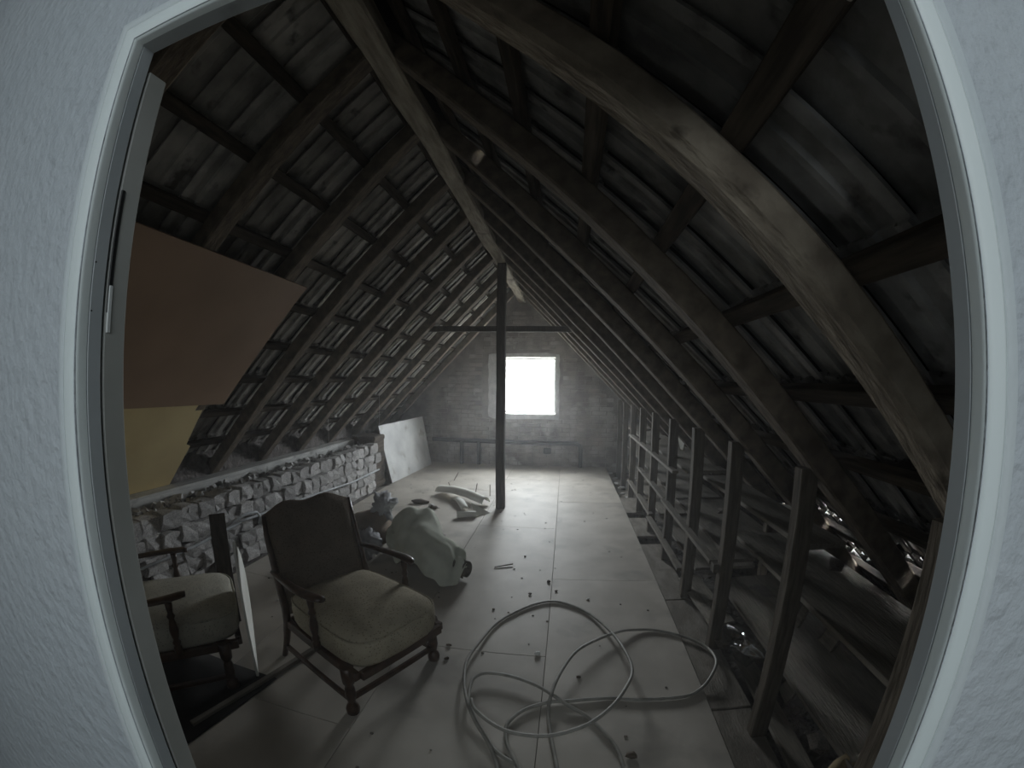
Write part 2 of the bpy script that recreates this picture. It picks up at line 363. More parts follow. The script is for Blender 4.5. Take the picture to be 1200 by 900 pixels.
roofR = slope(1, 'ceiling_right', RROWS, tile_R, tbR, PS_R)
# ridge cap seals the top
cap = MB(); cap.tube([(XR, .3045, zl(XR, .235) - .02), (XR, YF + .5, zl(XR, .235) - .02)], .13, 10)
tag(cap.obj('trim_1', 'light_seal'), kind='structure')

# ------------------------------------------------------------------ setting: walls
def gable_profile(n=.25):
    return [(-3.15, -.2), (-3.15, zl(-3.15, n)), (XR, zl(XR, n)), (2.45, zr(2.45, n)), (2.45, -.2)]
WX0, WX1, WZ0, WZ1 = -1.09, -.15, .90, 1.90
def far_wall():
    m = MB(); T = .34
    def top(x): return zl(x, .25) if x < XR else zr(x, .25)
    cols = [-3.15, WX0, XR, WX1, 2.45]
    for a, b in zip(cols[:-1], cols[1:]):
        segs = [(-.2, None)] if (b <= WX0 or a >= WX1) else [(-.2, WZ0), (WZ1, None)]
        for z0, z1 in segs:
            za, zb = (top(a), top(b)) if z1 is None else (z1, z1)
            za = max(za, z0 + .001); zb = max(zb, z0 + .001)
            vs = [(a, YF, z0), (b, YF, z0), (b, YF, zb), (a, YF, za), (a, YF + T, z0), (b, YF + T, z0), (b, YF + T, zb), (a, YF + T, za)]
            m.add(vs, [(0, 1, 2, 3), (5, 4, 7, 6), (4, 5, 1, 0), (3, 2, 6, 7), (0, 3, 7, 4), (1, 5, 6, 2)])
    o = m.obj('wall_far', 'gable_mortar'); tag(o, kind='structure')
    b = MB(); z = .0; row = 0                                          # brick faces, each its own relief
    while z < 2.95:
        x = -2.45 + (.0 if row % 2 else -.13)
        while x < 2.1:
            L = .245; xa, xb = max(x, -2.5), x + L
            ok = True
            if xb > WX0 - .24 and xa < WX1 + .06 and z + .066 > WZ0 - .05 and z < WZ1 + .05: ok = False
            if min(zl(xa), zr(xb)) < z + .07 : ok = False
            if ok:
                d = rnd.uniform(.002, .010); j = lambda: rnd.uniform(-.004, .004)
                b.add([(xa + .006 + j(), YF - d, z + .006 + j()), (xb - .006 + j(), YF - d, z + .006 + j()), (xb - .006 + j(), YF - d, z + .064 + j()), (xa + .006 + j(), YF - d, z + .064 + j()),
                       (xa, YF + .002, z), (xb, YF + .002, z), (xb, YF + .002, z + .07), (xa, YF + .002, z + .07)],
                      [(0, 1, 2, 3), (0, 4, 5, 1), (1, 5, 6, 2), (2, 6, 7, 3), (3, 7, 4, 0)])
            x += .255
        z += .075; row += 1
    tag(b.obj('brickwork', 'gable_brick', o), 'rough brick courses under patchy limewash', kind='stuff')
    # uneven limewashed render around the window opening
    r = MB()
    def strip(pts, t=.022):
        n = len(pts); vs = [(x, YF - t, z) for x, z in pts] + [(x, YF + .003, z) for x, z in pts]
        r.add(vs, [tuple(range(n)), tuple(range(2 * n - 1, n - 1, -1))] + [(i, (i + 1) % n, n + (i + 1) % n, n + i) for i in range(n)])
    edge = [(-1.33 + rnd.uniform(-.012, .012), .86 + i * .09) for i in range(13)]
    strip([(WX0 - .002, .86)] + [(WX0 - .002, 1.94)] + edge[::-1])
    edge = [(-.09 + rnd.uniform(-.012, .012), .86 + i * .09) for i in range(13)]
    strip([(WX1 + .002, 1.94), (WX1 + .002, .86)] + edge)
    strip([(-1.33, .86), (-1.25, .82), (-.9, .81), (-.4, .825), (-.1, .82), (-.09, .86), (WX1, WZ0 - .001), (WX0, WZ0 - .001)])
    strip([(WX0, WZ1 + .001), (WX1, WZ1 + .001), (-.09, 1.94), (-.3, 1.97), (-.8, 1.96), (-1.3, 1.95)], .020)
    r.obj('window_render', 'whitewash', o)
    return o
wall_far = far_wall()
lin = MB().box(WX0 - .003, WX0 + .012, YF + .0, YF + .34, WZ0, WZ1).box(WX1 - .012, WX1 + .003, YF, YF + .34, WZ0, WZ1).box(WX0, WX1, YF, YF + .34, WZ0 - .003, WZ0 + .012).box(WX0, WX1, YF, YF + .34, WZ1 - .012, WZ1 + .003)
lin.obj('window_reveal', 'whitewash', wall_far)
win = MB(); y0, y1 = YF + .20, YF + .245
for a, b, c, d in ((WX0 + .012, WX0 + .045, WZ0 + .012, WZ1 - .012), (WX1 - .045, WX1 - .012, WZ0 + .012, WZ1 - .012)): win.box(a, b, y0, y1, c, d)
win.box(WX0 + .045, WX1 - .045, y0, y1, WZ0 + .012, WZ0 + .045).box(WX0 + .045, WX1 - .045, y0, y1, WZ1 - .045, WZ1 - .012)
wo = win.obj('window_1', 'window_paint'); tag(wo, kind='structure')
xm = (WX0 + WX1) / 2
MB().box(xm - .010, xm + .010, y0 + .008, y1 - .008, WZ0 + .045, WZ1 - .045, ch=.003).obj('mullion', 'window_paint', wo)
for a, b in ((WX0 + .043, xm - .008), (xm + .008, WX1 - .043)):
    MB().box(a, b, y0 + .018, y0 + .022, WZ0 + .043, WZ1 - .043).obj('pane', 'window_glass', wo)

# left knee wall: rounded bricks in a rough bed, each its own object
wl = MB().box(-3.15, -2.47, .31, 5.0, -.2, .575).box(-3.15, -2.94, 5.0, YF + .02, -.2, .575).box(-3.15, -2.96, .31, YF + .02, .575, zl(-3.15, .25) + .15)
wall_left = wl.obj('wall_left', 'mortar'); tag(wall_left, kind='structure')
bms = []
for s in range(5):
    bm = bmesh.new(); bmesh.ops.create_cube(bm, size=1); bmesh.ops.subdivide_edges(bm, edges=bm.edges[:], cuts=1, use_grid_fill=True)
    for v in bm.verts:
        c = v.co.copy(); k = 1 - .07 * (sum(abs(a) > .4 for a in c) - 1)
        c *= k; c += Vector([noise.noise(v.co * 3 + Vector((s * 7.7 + q * 3, 0, 0))) * .17 for q in range(3)]); v.co = c
    me = bpy.data.meshes.new('brick'); bm.to_mesh(me); bm.free(); me.materials.append(MATS['brick_lump']); bms.append(me)
RH = .122
for r in range(5):
    y = .35 + (r % 2) * .07
    while y < 4.90:
        L = rnd.uniform(.115, .175)
        if not (r in (0, 1, 2) and rnd.random() < .07):
            M = Matrix.Translation((-2.50 + rnd.uniform(-.014, .014) + (.02 if r == 3 else 0), y + L / 2, .03 + r * RH + RH / 2 + rnd.uniform(-.008, .008))) @ Matrix.Rotation(rnd.uniform(-.12, .12), 4, 'X') @ Matrix.Diagonal((.15, L * 1.02, RH * 1.05, 1))
            inst('brick', rnd.choice(bms), M, wall_left)
        y += L + .002
rub = MB()
for i in range(420):
    s = rnd.uniform(.008, .026); x = rnd.uniform(-2.78, -2.46); y = rnd.uniform(.4, 4.95)
    M = Matrix.Translation((x, y, .588 + rnd.uniform(0, .025))) @ Matrix.Rotation(rnd.uniform(0, 3), 4, Vector((rnd.random(), rnd.random(), .3)).normalized()) @ Matrix.Diagonal((s * 1.6, s, s * .7, 1))
    rub.box(-.5 * 2, .5 * 2, -1, 1, -1, 1, M)
for i in range(70):
    x = rnd.uniform(-2.8, -2.5); y = rnd.uniform(.5, 5); a = rnd.uniform(0, 3.1); L = rnd.uniform(.03, .09)
    rub.beam((x, y, .61), (x + L * math.cos(a), y + L * math.sin(a), .61 + rnd.uniform(.0, .05)), .005, .003, (math.sin(a), -math.cos(a), 0), (0, 0, 1), ch=.0005)
tag(rub.obj('wall_top_rubble', 'brick_lump', wall_left), 'crumbs of mortar and splinters on the wall top', kind='stuff')

MB().box(2.30, 2.45, .31, YF + .02, -.2, .12).obj('wall_right', 'mortar')['kind'] = 'structure'

# door wall, seen from the landing through its opening
OX0, OX1, OZ, WY0, WY1 = -.549, .36, 1.955, .27, .304
def door_wall():
    m = MB()
    def top(x): return 3.35
    cols = [-3.15, XR, OX0, OX1, 2.62]
    for a, b in zip(cols[:-1], cols[1:]):
        z0 = OZ if (a >= OX0 and b <= OX1) else -.2
        m.add([(a, WY0, z0), (b, WY0, z0), (b, WY0, top(b)), (a, WY0, top(a)), (a, WY1, z0), (b, WY1, z0), (b, WY1, top(b)), (a, WY1, top(a))],
              [(0, 1, 2, 3), (5, 4, 7, 6), (4, 5, 1, 0), (3, 2, 6, 7), (0, 3, 7, 4), (1, 5, 6, 2)])
    return m
wf = door_wall().obj('wall_front', 'plaster'); tag(wf, kind='structure')
# rounded corner bead of hard white paint around the opening
def bead(pts_fn, name, outer=False):
    prof = []
    for k in range(7):
        a = math.pi / 2 * k / 6; prof.append((.009 * (1 - math.sin(a)), .009 * (1 - math.cos(a))))
    # (across outwards from the opening edge, depth from the room face)
    prof = [(.0, .0155)] + [(p[0], p[1] - .003) for p in prof[::-1]] + [(.020, -.0035), (.0245, -.0025), (.0252, .0010)]
    if outer: prof = [(.0262, .0010), (.0272, -.0026), (.038, -.0018), (.046, .0006)]
    vs = []; n = len(prof)
    path = pts_fn
    for i, (px, pz, ox, oz) in enumerate(path):
        for (u, d) in prof: vs.append((px + ox * u, WY0 + d, pz + oz * u))
    fs = []
    for i in range(len(path) - 1):
        for k in range(n - 1): fs.append((i * n + k, i * n + k + 1, (i + 1) * n + k + 1, (i + 1) * n + k))
    m = MB(); m.add(vs, fs, None, True); o = m.obj(name, 'outer_plaster' if outer else 'corner_paint'); tag(o, kind='structure'); return o
path = [(OX0, -.0, -1, 0), (OX0, .7, -1, 0), (OX0, 1.4, -1, 0), (OX0, OZ, -1, 1.0), (-.2, OZ, 0, 1.0), (OX1, OZ, 1.0, 1.0), (OX1, 1.4, 1.0, 0), (OX1, .7, 1, 0), (OX1, 0, 1, 0)]
path = [(x + (rnd.uniform(-.0008, .0008) if abs(oz) < .5 else 0) - ox * .0014, z - oz * .0014, ox, oz) for x, z, ox, oz in path]
bead(path, 'trim_2'); bead(path, 'trim_4', True)
# door frame lining the opening and the leaf folded right back behind the wall
fr = MB().box(OX0 - .02, OX0 + .0015, .2865, .305, 0, OZ + .02, ch=.001).box(OX0 - .02, OX1 + .02, .2835, .305, OZ - .0015, OZ + .02, ch=.001).box(OX1 - .0015, OX1 + .02, .2865, .305, 0, OZ + .02, ch=.001)
fo = fr.obj('trim_3', 'frame_paint'); tag(fo, kind='structure')
leaf = MB().box(-1.30, OX0 + .0005, .3085, .340, .012, 1.925, ch=.002)
lo = leaf.obj('door_1', 'leaf_paint'); tag(lo, kind='structure')
MB().box(OX0 - .003, OX0 + .0018, .3100, .3165, 1.58, 1.742, ch=.001).obj('lock_slot', 'black_metal', lo)
MB().box(OX0 - .002, OX0 + .0028, .3110, .3165, 1.555, 1.615, ch=.001).obj('strike_plate', 'white_metal', lo)
for z in (1.58, 1.64): MB().lathe([(.0012, 0), (.0012, .0006)], 8, Matrix.Translation((OX0 + .0012, .289, z)) @ Matrix.Rotation(math.pi / 2, 4, 'Y')).obj('screw', 'black_metal', fo)

# the landing behind the camera
la = MB().box(-2.6, 2.6, -2.5, -2.4, 0, 2.6); tag(la.obj('wall_back', 'plaster'), kind='structure')
tag(MB().box(-2.6, -2.5, -2.4, WY0, 0, 2.6).obj('wall_landing_left', 'plaster'), kind='structure')
tag(MB().box(2.5, 2.6, -2.4, WY0, 0, 2.6).obj('wall_landing_right', 'plaster'), kind='structure')
tag(MB().box(-2.6, 2.6, -2.5, WY0, 2.6, 2.7).obj('ceiling_landing', 'plaster'), kind='structure')

# ------------------------------------------------------------------ rafters
def rafter_line(side, off):                                           # mid-depth line
    x_end = -3.02 if side < 0 else 2.22
    n = off
    if side < 0: return (XR + .01, zl(XR, n)), (x_end, zl(x_end, n)), Vector((-SI, 0, CO))
    return (XR + .0, zr(XR, n)), (x_end, zr(x_end, n)), Vector((SI, 0, CO))
for side in (-1, 1):
    for i, y in enumerate(RY):
        hewn = (side > 0 and i == 0)
        (xa, za), (xb, zb), nn = rafter_line(side, RAFT_D / 2)
        wd = .095 if not hewn else .10
        if side > 0 and i in (3,): wd = .11
        m = MB()
        m.beam((xa, y - wd / 2, za), (xb, y - wd / 2, zb), wd, RAFT_D, (0, 1, 0), nn, 14, .018 if hewn else .010, i * 2 + (side > 0), ch=.018 if hewn else .008)
        o = m.obj('rafter', 'hewn_wood' if hewn else 'rafter_slope')
        if hewn: lab = 'big bowed hand-hewn rafter of the right roof slope, nearest the doorway'
        else: lab = ('dark timber rafter of the %s roof slope, %s' % ('left' if side < 0 else 'right', ORD[i]))
        tag(o, lab, 'rafter', 'rafters of the %s slope' % ('left' if side < 0 else 'right'))
# ridge beam, post and collar tie
o = MB().beam((-.745, .31, 2.895), (-.735, YF, 2.890), .125, .10, (1, 0, 0), (0, 0, 1), 26, .022, 3, ch=.012).obj('ridge_beam', 'ridge_wood')
tag(o, 'pale weathered ridge beam running from doorway to gable over the post', 'beam')
o = MB().beam((-.72, 4.63, 0), (-.725, 4.63, 2.845), .10, .09, (1, 0, 0), (0, 1, 0), 8, .006, 5, ch=.006).obj('post', 'post_wood')
tag(o, 'dark slim wooden post standing on the floor under the ridge beam', 'post')
o = MB().beam((-1.66, 4.735, 2.10), (.10, 4.735, 2.085), .05, .065, (0, 1, 0), (0, 0, 1), 6, .006, 8, ch=.004).obj('collar_tie', 'post_wood')
tag(o, 'thin dark horizontal collar tie crossing the post beneath the ridge', 'beam')
# wall plate on the left knee wall
o = MB().beam((-2.875, .34, .625), (-2.875, 5.12, .625), .14, .10, (1, 0, 0), (0, 0, 1), 14, .006, 9, ch=.006).obj('wall_plate', 'plate_wood')
tag(o, 'long pale grey timber wall plate on top of the left brick wall', 'beam')
cr = empty('crate', (0, 0, 0)); tag(cr, 'dark wooden crate between the brick wall end and the white board', 'crate')
MB().box(-2.86, -2.50, 5.03, 5.34, .002, .72, ch=.005).obj('body', 'rafter_wood', cr)
for zz in (.04, .36, .66): MB().box(-2.505, -2.488, 5.03, 5.34, zz, zz + .05, ch=.003).obj('slat', 'rafter_wood', cr)

# ------------------------------------------------------------------ knee studs on the right
SY = [.78, 1.43, 2.10, 2.73, 3.36, 4.04, 4.70, 5.33, 6.03, 6.66]
for i, y in enumerate(SY):
    wd = (.085, .058, .06, .065, .05, .05, .05, .045, .045, .045)[i]
    dp = .072; y0b = y + (.045 if i == 0 else 0)
    zt = zr(.86 + dp / 2) - .004
    m = MB().beam((.86 + dp / 2, y0b - wd / 2 - .01, -.10), (.86 + dp / 2, y - wd / 2 - .01, zt), dp, wd, (1, 0, 0), (0, 1, 0), 6, .006, 30 + i, ch=.004)
    o = m.obj('stud', 'stud_wood'); tag(o, 'upright wooden stud of the right knee frame, %s' % ORD[i], 'stud', 'studs of the right knee frame')
BY = [(2.53, .0), (3.20, .0), (4.00, .0), (4.98, .0), (5.87, .0)]
for i, (y, _) in enumerate(BY):
    m = MB().beam((1.38, y, -.10), (1.38, y, zr(1.38, .02)), .05, .055, (1, 0, 0), (0, 1, 0), 4, .006, 50 + i, ch=.004)
    o = m.obj('rear_stud', 'stud_wood')
    tag(o, 'short upright timber at the back of the right hand shelves, %s' % ('nearest the doorway', 'second from the doorway', 'middle one of five', 'second from the gable', 'nearest the gable')[i], 'stud', 'rear studs behind the shelves')
# shelf boards: (y0, y1, z, x0, x1, tilt)
SH = [('top shelf board by the gable wall, upper right frame', 5.36, 7.05, .80, .955, 1.30), ('top shelf board in the middle of the right frame, its end overhanging', 3.12, 5.35, .80, .90, 1.30),
      ('raised shelf board between the second and fourth studs', 1.44, 2.72, .86, .955, 1.16), ('middle shelf board by the gable wall', 4.70, 7.05, .51, .955, 1.36), ('middle shelf board in the centre of the right frame', 3.38, 4.69, .51, .90, 1.36),
      ('middle shelf board reaching to the third stud', 2.12, 3.37, .51, .88, 1.40), ('low shelf board by the gable wall', 5.35, 7.05, .205, .955, 1.42), ('low shelf board in the centre of the right frame', 3.90, 5.34, .20, .90, 1.42),
      ('lowest shelf board ending at the fourth stud', 2.72, 3.89, .18, .88, 1.42), ('dark shelf board between the nearest studs', .70, 2.09, .655, .955, 1.34), ('low dark plank behind the nearest studs', .75, 2.30, .30, 1.02, 1.42)]
for i, (lab, a, b, z, xa, xb) in enumerate(SH):
    x0s = .958; m = MB()
    m.beam(((x0s + xb) / 2, a, z), ((x0s + xb) / 2, b, z + rnd.uniform(-.01, .01)), xb - x0s, .022, (1, 0, 0), (0, 0, 1), 8, .004, 60 + i, ch=.003)
    o = m.obj('shelf_board', 'plank_wood'); tag(o, lab, 'shelf board', 'boards of the right hand shelves')
    # front lipping nailed across the stud faces
    if xa < .95:
        l = MB(); l.beam((xa - .0 - .03, a, z - .0), (xa - .03, b, z), .05, .024, (1, 0, 0), (0, 0, 1), 6, .003, 80 + i, ch=.003)
        l.obj('front_lath', 'plank_wood', o)

# rubble bed beneath the shelves
nx, ny = 22, 90; vs = []; fs = []
for j in range(ny + 1):
    for i in range(nx + 1):
        x = .95 + (2.32 - .95) * i / nx; y = .33 + (YF - .33) * j / ny
        z = -.07 + .05 * noise.noise(Vector((x * 6, y * 6, 1))) + .05 * noise.noise(Vector((x * 2, y * 2, 4))) + .06 * max(0, (x - 1.2)) * .5
        if i == 0: z = -.10
        vs.append((x, y, z))
for j in range(ny):
    for i in range(nx): a = j * (nx + 1) + i; fs.append((a, a + 1, a + nx + 2, a + nx + 1))
o = MB().add(vs, fs, None, True).obj('rubble_bed', 'rubble'); tag(o, 'bed of grey rubble and dust beneath the right hand shelves', 'rubble', kind='stuff')
pm = [lump_mesh('brick_fragment', 1, .7, .5, 'rubble_piece', s, .3) for s in range(5)]
sm = MB()
for i in range(520):
    x = .95 + 1.2 * rnd.random(); y = rnd.uniform(.4, YF - .1); s = rnd.uniform(.008, .03)
    me = pm[i % 5]; M = Matrix.Translation((x, y, -.06 + s * .3 + .05 * noise.noise(Vector((x * 2, y * 2, 4))))) @ Matrix.Rotation(rnd.uniform(0, 6), 4, Vector((rnd.random(), .3, rnd.random())).normalized()) @ Matrix.Diagonal((s, s, s, 1))
    sm.add([v.co[:] for v in me.vertices], [tuple(p.vertices) for p in me.polygons], M)
tag(sm.obj('rubble_crumbs', 'rubble_piece'), 'small stones and mortar crumbs strewn under the right hand shelves', 'rubble', kind='stuff')

FR = [(1.03, 1.60, .035, .06, 'brick fragment by the second stud on the right'), (1.12, 1.25, .03, .07, 'brick lump between the two nearest right studs'), (1.28, 1.78, .03, .08, 'large stone under the dark shelf board'),
      (1.05, 2.40, .02, .05, 'small brick piece beside the clear plastic sheet'), (1.22, 3.66, .56, .04, 'yellowish stone on the middle shelf'), (1.15, 5.6, .84, .05, 'pale lump on the top shelf by the gable'),
      (1.10, 4.75, .84, .045, 'pale lump on the top shelf near the fallen tile'), (1.20, 2.9, .55, .05, 'dark lump at the back of the middle shelf'), (1.25, 1.60, .70, .05, 'dark stone on the shelf between near studs'),
      (1.10, .95, .02, .07, 'brick lump behind the nearest right stud')]
for i, (x, y, z, s, lab) in enumerate(FR):
    M = Matrix.Translation((x, y, z)) @ Matrix.Rotation(i * 1.3, 4, 'Z') @ Matrix.Diagonal((s, s, s * .8, 1))
    tag(inst('brick_fragment', pm[i % 5], M), 'dusty ' + lab, 'rubble', 'brick fragments under the right slope')
# white rubble bits in the dark slot at the floor's edge near the gable
LN = ['nearest the gable wall', 'second from the gable wall', 'third from the gable wall', 'middle one of seven', 'third from the near end', 'second from the near end', 'at its near end']
for i, (x, y) in enumerate([(.80, 6.9), (.84, 6.55), (.82, 6.2), (.86, 5.95), (.83, 5.6), (.88, 5.4), (.84, 5.3)]):
    o = inst('plaster_lump', pm[i % 5], Matrix.Translation((x, y, -.062)) @ Matrix.Rotation(i, 4, 'Z') @ Matrix.Diagonal((.05, .045, .035, 1)))
    o.data = o.data.copy(); o.data.materials[0] = MATS['whitewash']
    tag(o, 'white plaster lump in the gap along the right floor edge, ' + LN[i], 'rubble', 'plaster lumps in the floor gap')

# planks and offcuts leaning in the right hand recess
def plank(name, p0, p1, wd, th, side, mt, lab, cat='plank', group=None, up=None, segs=2, jit=.0):
    d = (Vector(p1) - Vector(p0)).normalized(); side = Vector(side); side = (side - side.dot(d) * d).normalized(); u = d.cross(side)
    o = MB().beam(p0, p1, wd, th, side, u, segs, jit, 3, ch=.002).obj(name, mt); return tag(o, lab, cat, group)
plank('plank', (.98, 2.92, .02), (.965, 2.12, .10), .15, .018, (1, 0, .2), 'plank_wood', 'dusty plank lying slanted at the foot of the third stud', group='loose planks on the right')
plank('plank', (1.05, 2.00, -.02), (1.00, 1.15, .0), .10, .022, (1, 0, 0), 'plank_wood', 'low plank lying on rubble behind the second stud', group='loose planks on the right')
plank('plank', (1.14, 1.62, -.03), (1.30, 1.50, .50), .10, .018, (0, 1, 0), 'plank_wood', 'short upright board leaning behind the second stud', group='loose planks on the right')
plank('plank', (1.10, 1.78, -.03), (1.22, 1.72, .42), .05, .018, (0, 1, 0), 'plank_wood', 'narrow offcut leaning between the second and third studs', group='loose planks on the right')
plank('plank', (1.32, 1.30, -.03), (1.42, 1.05, .30), .14, .018, (0, 1, 0), 'stud_wood', 'wide dark offcut leaning low behind the nearest stud', group='loose planks on the right')
plank('wood_block', (.845, 2.055, .50), (.845, 2.10, .50), .03, .05, (1, 0, 0), 'plank_wood', 'small pale wood block fixed on the third stud', 'block')
plank('wood_block', (.93, 2.02, .03), (.98, 2.12, .06), .10, .05, (1, 0, 0), 'plank_wood', 'pale wood wedge at the foot of the third stud', 'block')
# pale scraps hanging below the slope
def flat(name, pts, t, mt, lab, cat, group=None):
    P = [Vector(p) for p in pts]; n = (P[1] - P[0]).cross(P[2] - P[0]).normalized() * t; k = len(P)
    o = MB().add([tuple(p) for p in P] + [tuple(p + n) for p in P], [tuple(range(k)), tuple(range(2 * k - 1, k - 1, -1))] + [(i, (i + 1) % k, k + (i + 1) % k, k + i) for i in range(k)]).obj(name, mt)
    return tag(o, lab, cat, group)
flat('torn_paper', [(1.19, 4.33, 1.00), (1.21, 4.02, .98), (1.20, 4.10, .75)], .004, 'cardboard', 'pale triangular scrap hanging above the top shelf', 'scrap')
flat('torn_paper', [(1.21, 2.18, .83), (1.25, 2.00, .85), (1.22, 1.98, .78)], .004, 'cardboard', 'small pale scrap hanging between the second and third studs', 'scrap')

# ------------------------------------------------------------------ sheets fixed to the left slope
def on_left(x, y, n=0): return Vector((x, y, zl(x))) + Vector((-SI, 0, CO)) * n
def left_sheet(name, pts, n0, n1, mt, lab):
    k = len(pts); vs = [tuple(on_left(x, y, n0)) for x, y in pts] + [tuple(on_left(x, y, n1)) for x, y in pts]
    o = MB().add(vs, [tuple(range(k)), tuple(range(2 * k - 1, k - 1, -1))] + [(i, (i + 1) % k, k + (i + 1) % k, k + i) for i in range(k)]).obj(name, mt)
    return tag(o, lab, 'board')
left_sheet('wall_sheet', [(-1.57, .36), (-1.585, 1.2), (-1.60, 2.20), (-1.95, 2.21), (-2.315, 2.21), (-2.30, 1.2), (-2.27, .36)], -.018, -.008, 'brown_hardboard', 'brown hardboard sheet fixed under the left rafters beside the door')
left_sheet('wall_sheet', [(-2.22, .36), (-2.24, 2.03), (-2.60, 2.10), (-2.62, 2.15), (-2.93, 2.17), (-2.93, .36)], -.0075, -.0015, 'pale_fibreboard', 'yellowish fibreboard sheet below the brown one on the left slope')

# white board leaning on the left wall by the gable
top0, top1, bot0, bot1 = Vector((-2.60, 5.37, .82)), Vector((-2.44, 6.80, .84)), Vector((-2.40, 5.37, .002)), Vector((-2.28, 6.80, .002))
nb = (top1 - bot0).cross(top0 - bot0).normalized()
if nb.x > 0: nb = -nb
nb *= .045
vs = [bot0, bot1, top1, top0, bot0 + nb, bot1 + nb, top1 + nb, top0 + nb]
mz = min(v.z for v in vs)
o = MB().add([(v.x, v.y, v.z - mz + .001) for v in vs], [(0, 1, 2, 3), (7, 6, 5, 4), (0, 4, 5, 1), (3, 2, 6, 7), (1, 5, 6, 2), (0, 3, 7, 4)]).obj('leaning_board', 'white_board')
o.data.materials.append(MATS['dark_edge']); o.data.polygons[5].material_index = 1
tag(o, 'large white stained board leaning on the left wall by the gable', 'board')

# ------------------------------------------------------------------ pipes
o = MB().tube([(-2.34, YF - .04, .42), (-1.2, YF - .04, .415), (-.6, YF - .04, .405), (.20, YF - .04, .41), (.27, YF - .04, .38), (.29, YF - .04, .30), (.29, YF - .04, .0)], .036, 10)
rp = o.obj('heating_pipe', 'rusty_pipe'); tag(rp, 'rusty pipe running low across the gable wall, bending down at right', 'pipe')
for x in (-1.80, -1.49):
    MB().tube([(x, YF - .04, .0), (x, YF - .04, .42)], .036, 10).obj('branch_pipe', 'rusty_pipe', rp)
MB().box(-.35, -.22, YF - .03, YF, .22, .32, ch=.01).obj('wall_box', 'black_metal').name = 'socket_box'
tag(bpy.data.objects['socket_box'], 'dark square box on the gable wall beneath the window', 'box')
o = MB().tube([(-2.37, .5, .385), (-2.37, 1.9, .375), (-2.39, 2.45, .40), (-2.385, 3.3, .365), (-2.395, 4.2, .30), (-2.40, 4.95, .30)], .011, 8).obj('water_pipe', 'grey_pipe')
tag(o, 'thin grey pipe running along the left brick wall', 'pipe')
o = MB().tube([(-2.36, 2.18, .42), (-2.33, 2.26, .455), (-2.33, 2.42, .47), (-2.33, 2.52, .45), (-2.33, 2.56, .40), (-2.36, 2.57, .34)], .011, 8).obj('pipe_loop', 'grey_pipe')
tag(o, 'bent shiny conduit end on the left wall above the armchair back', 'pipe')

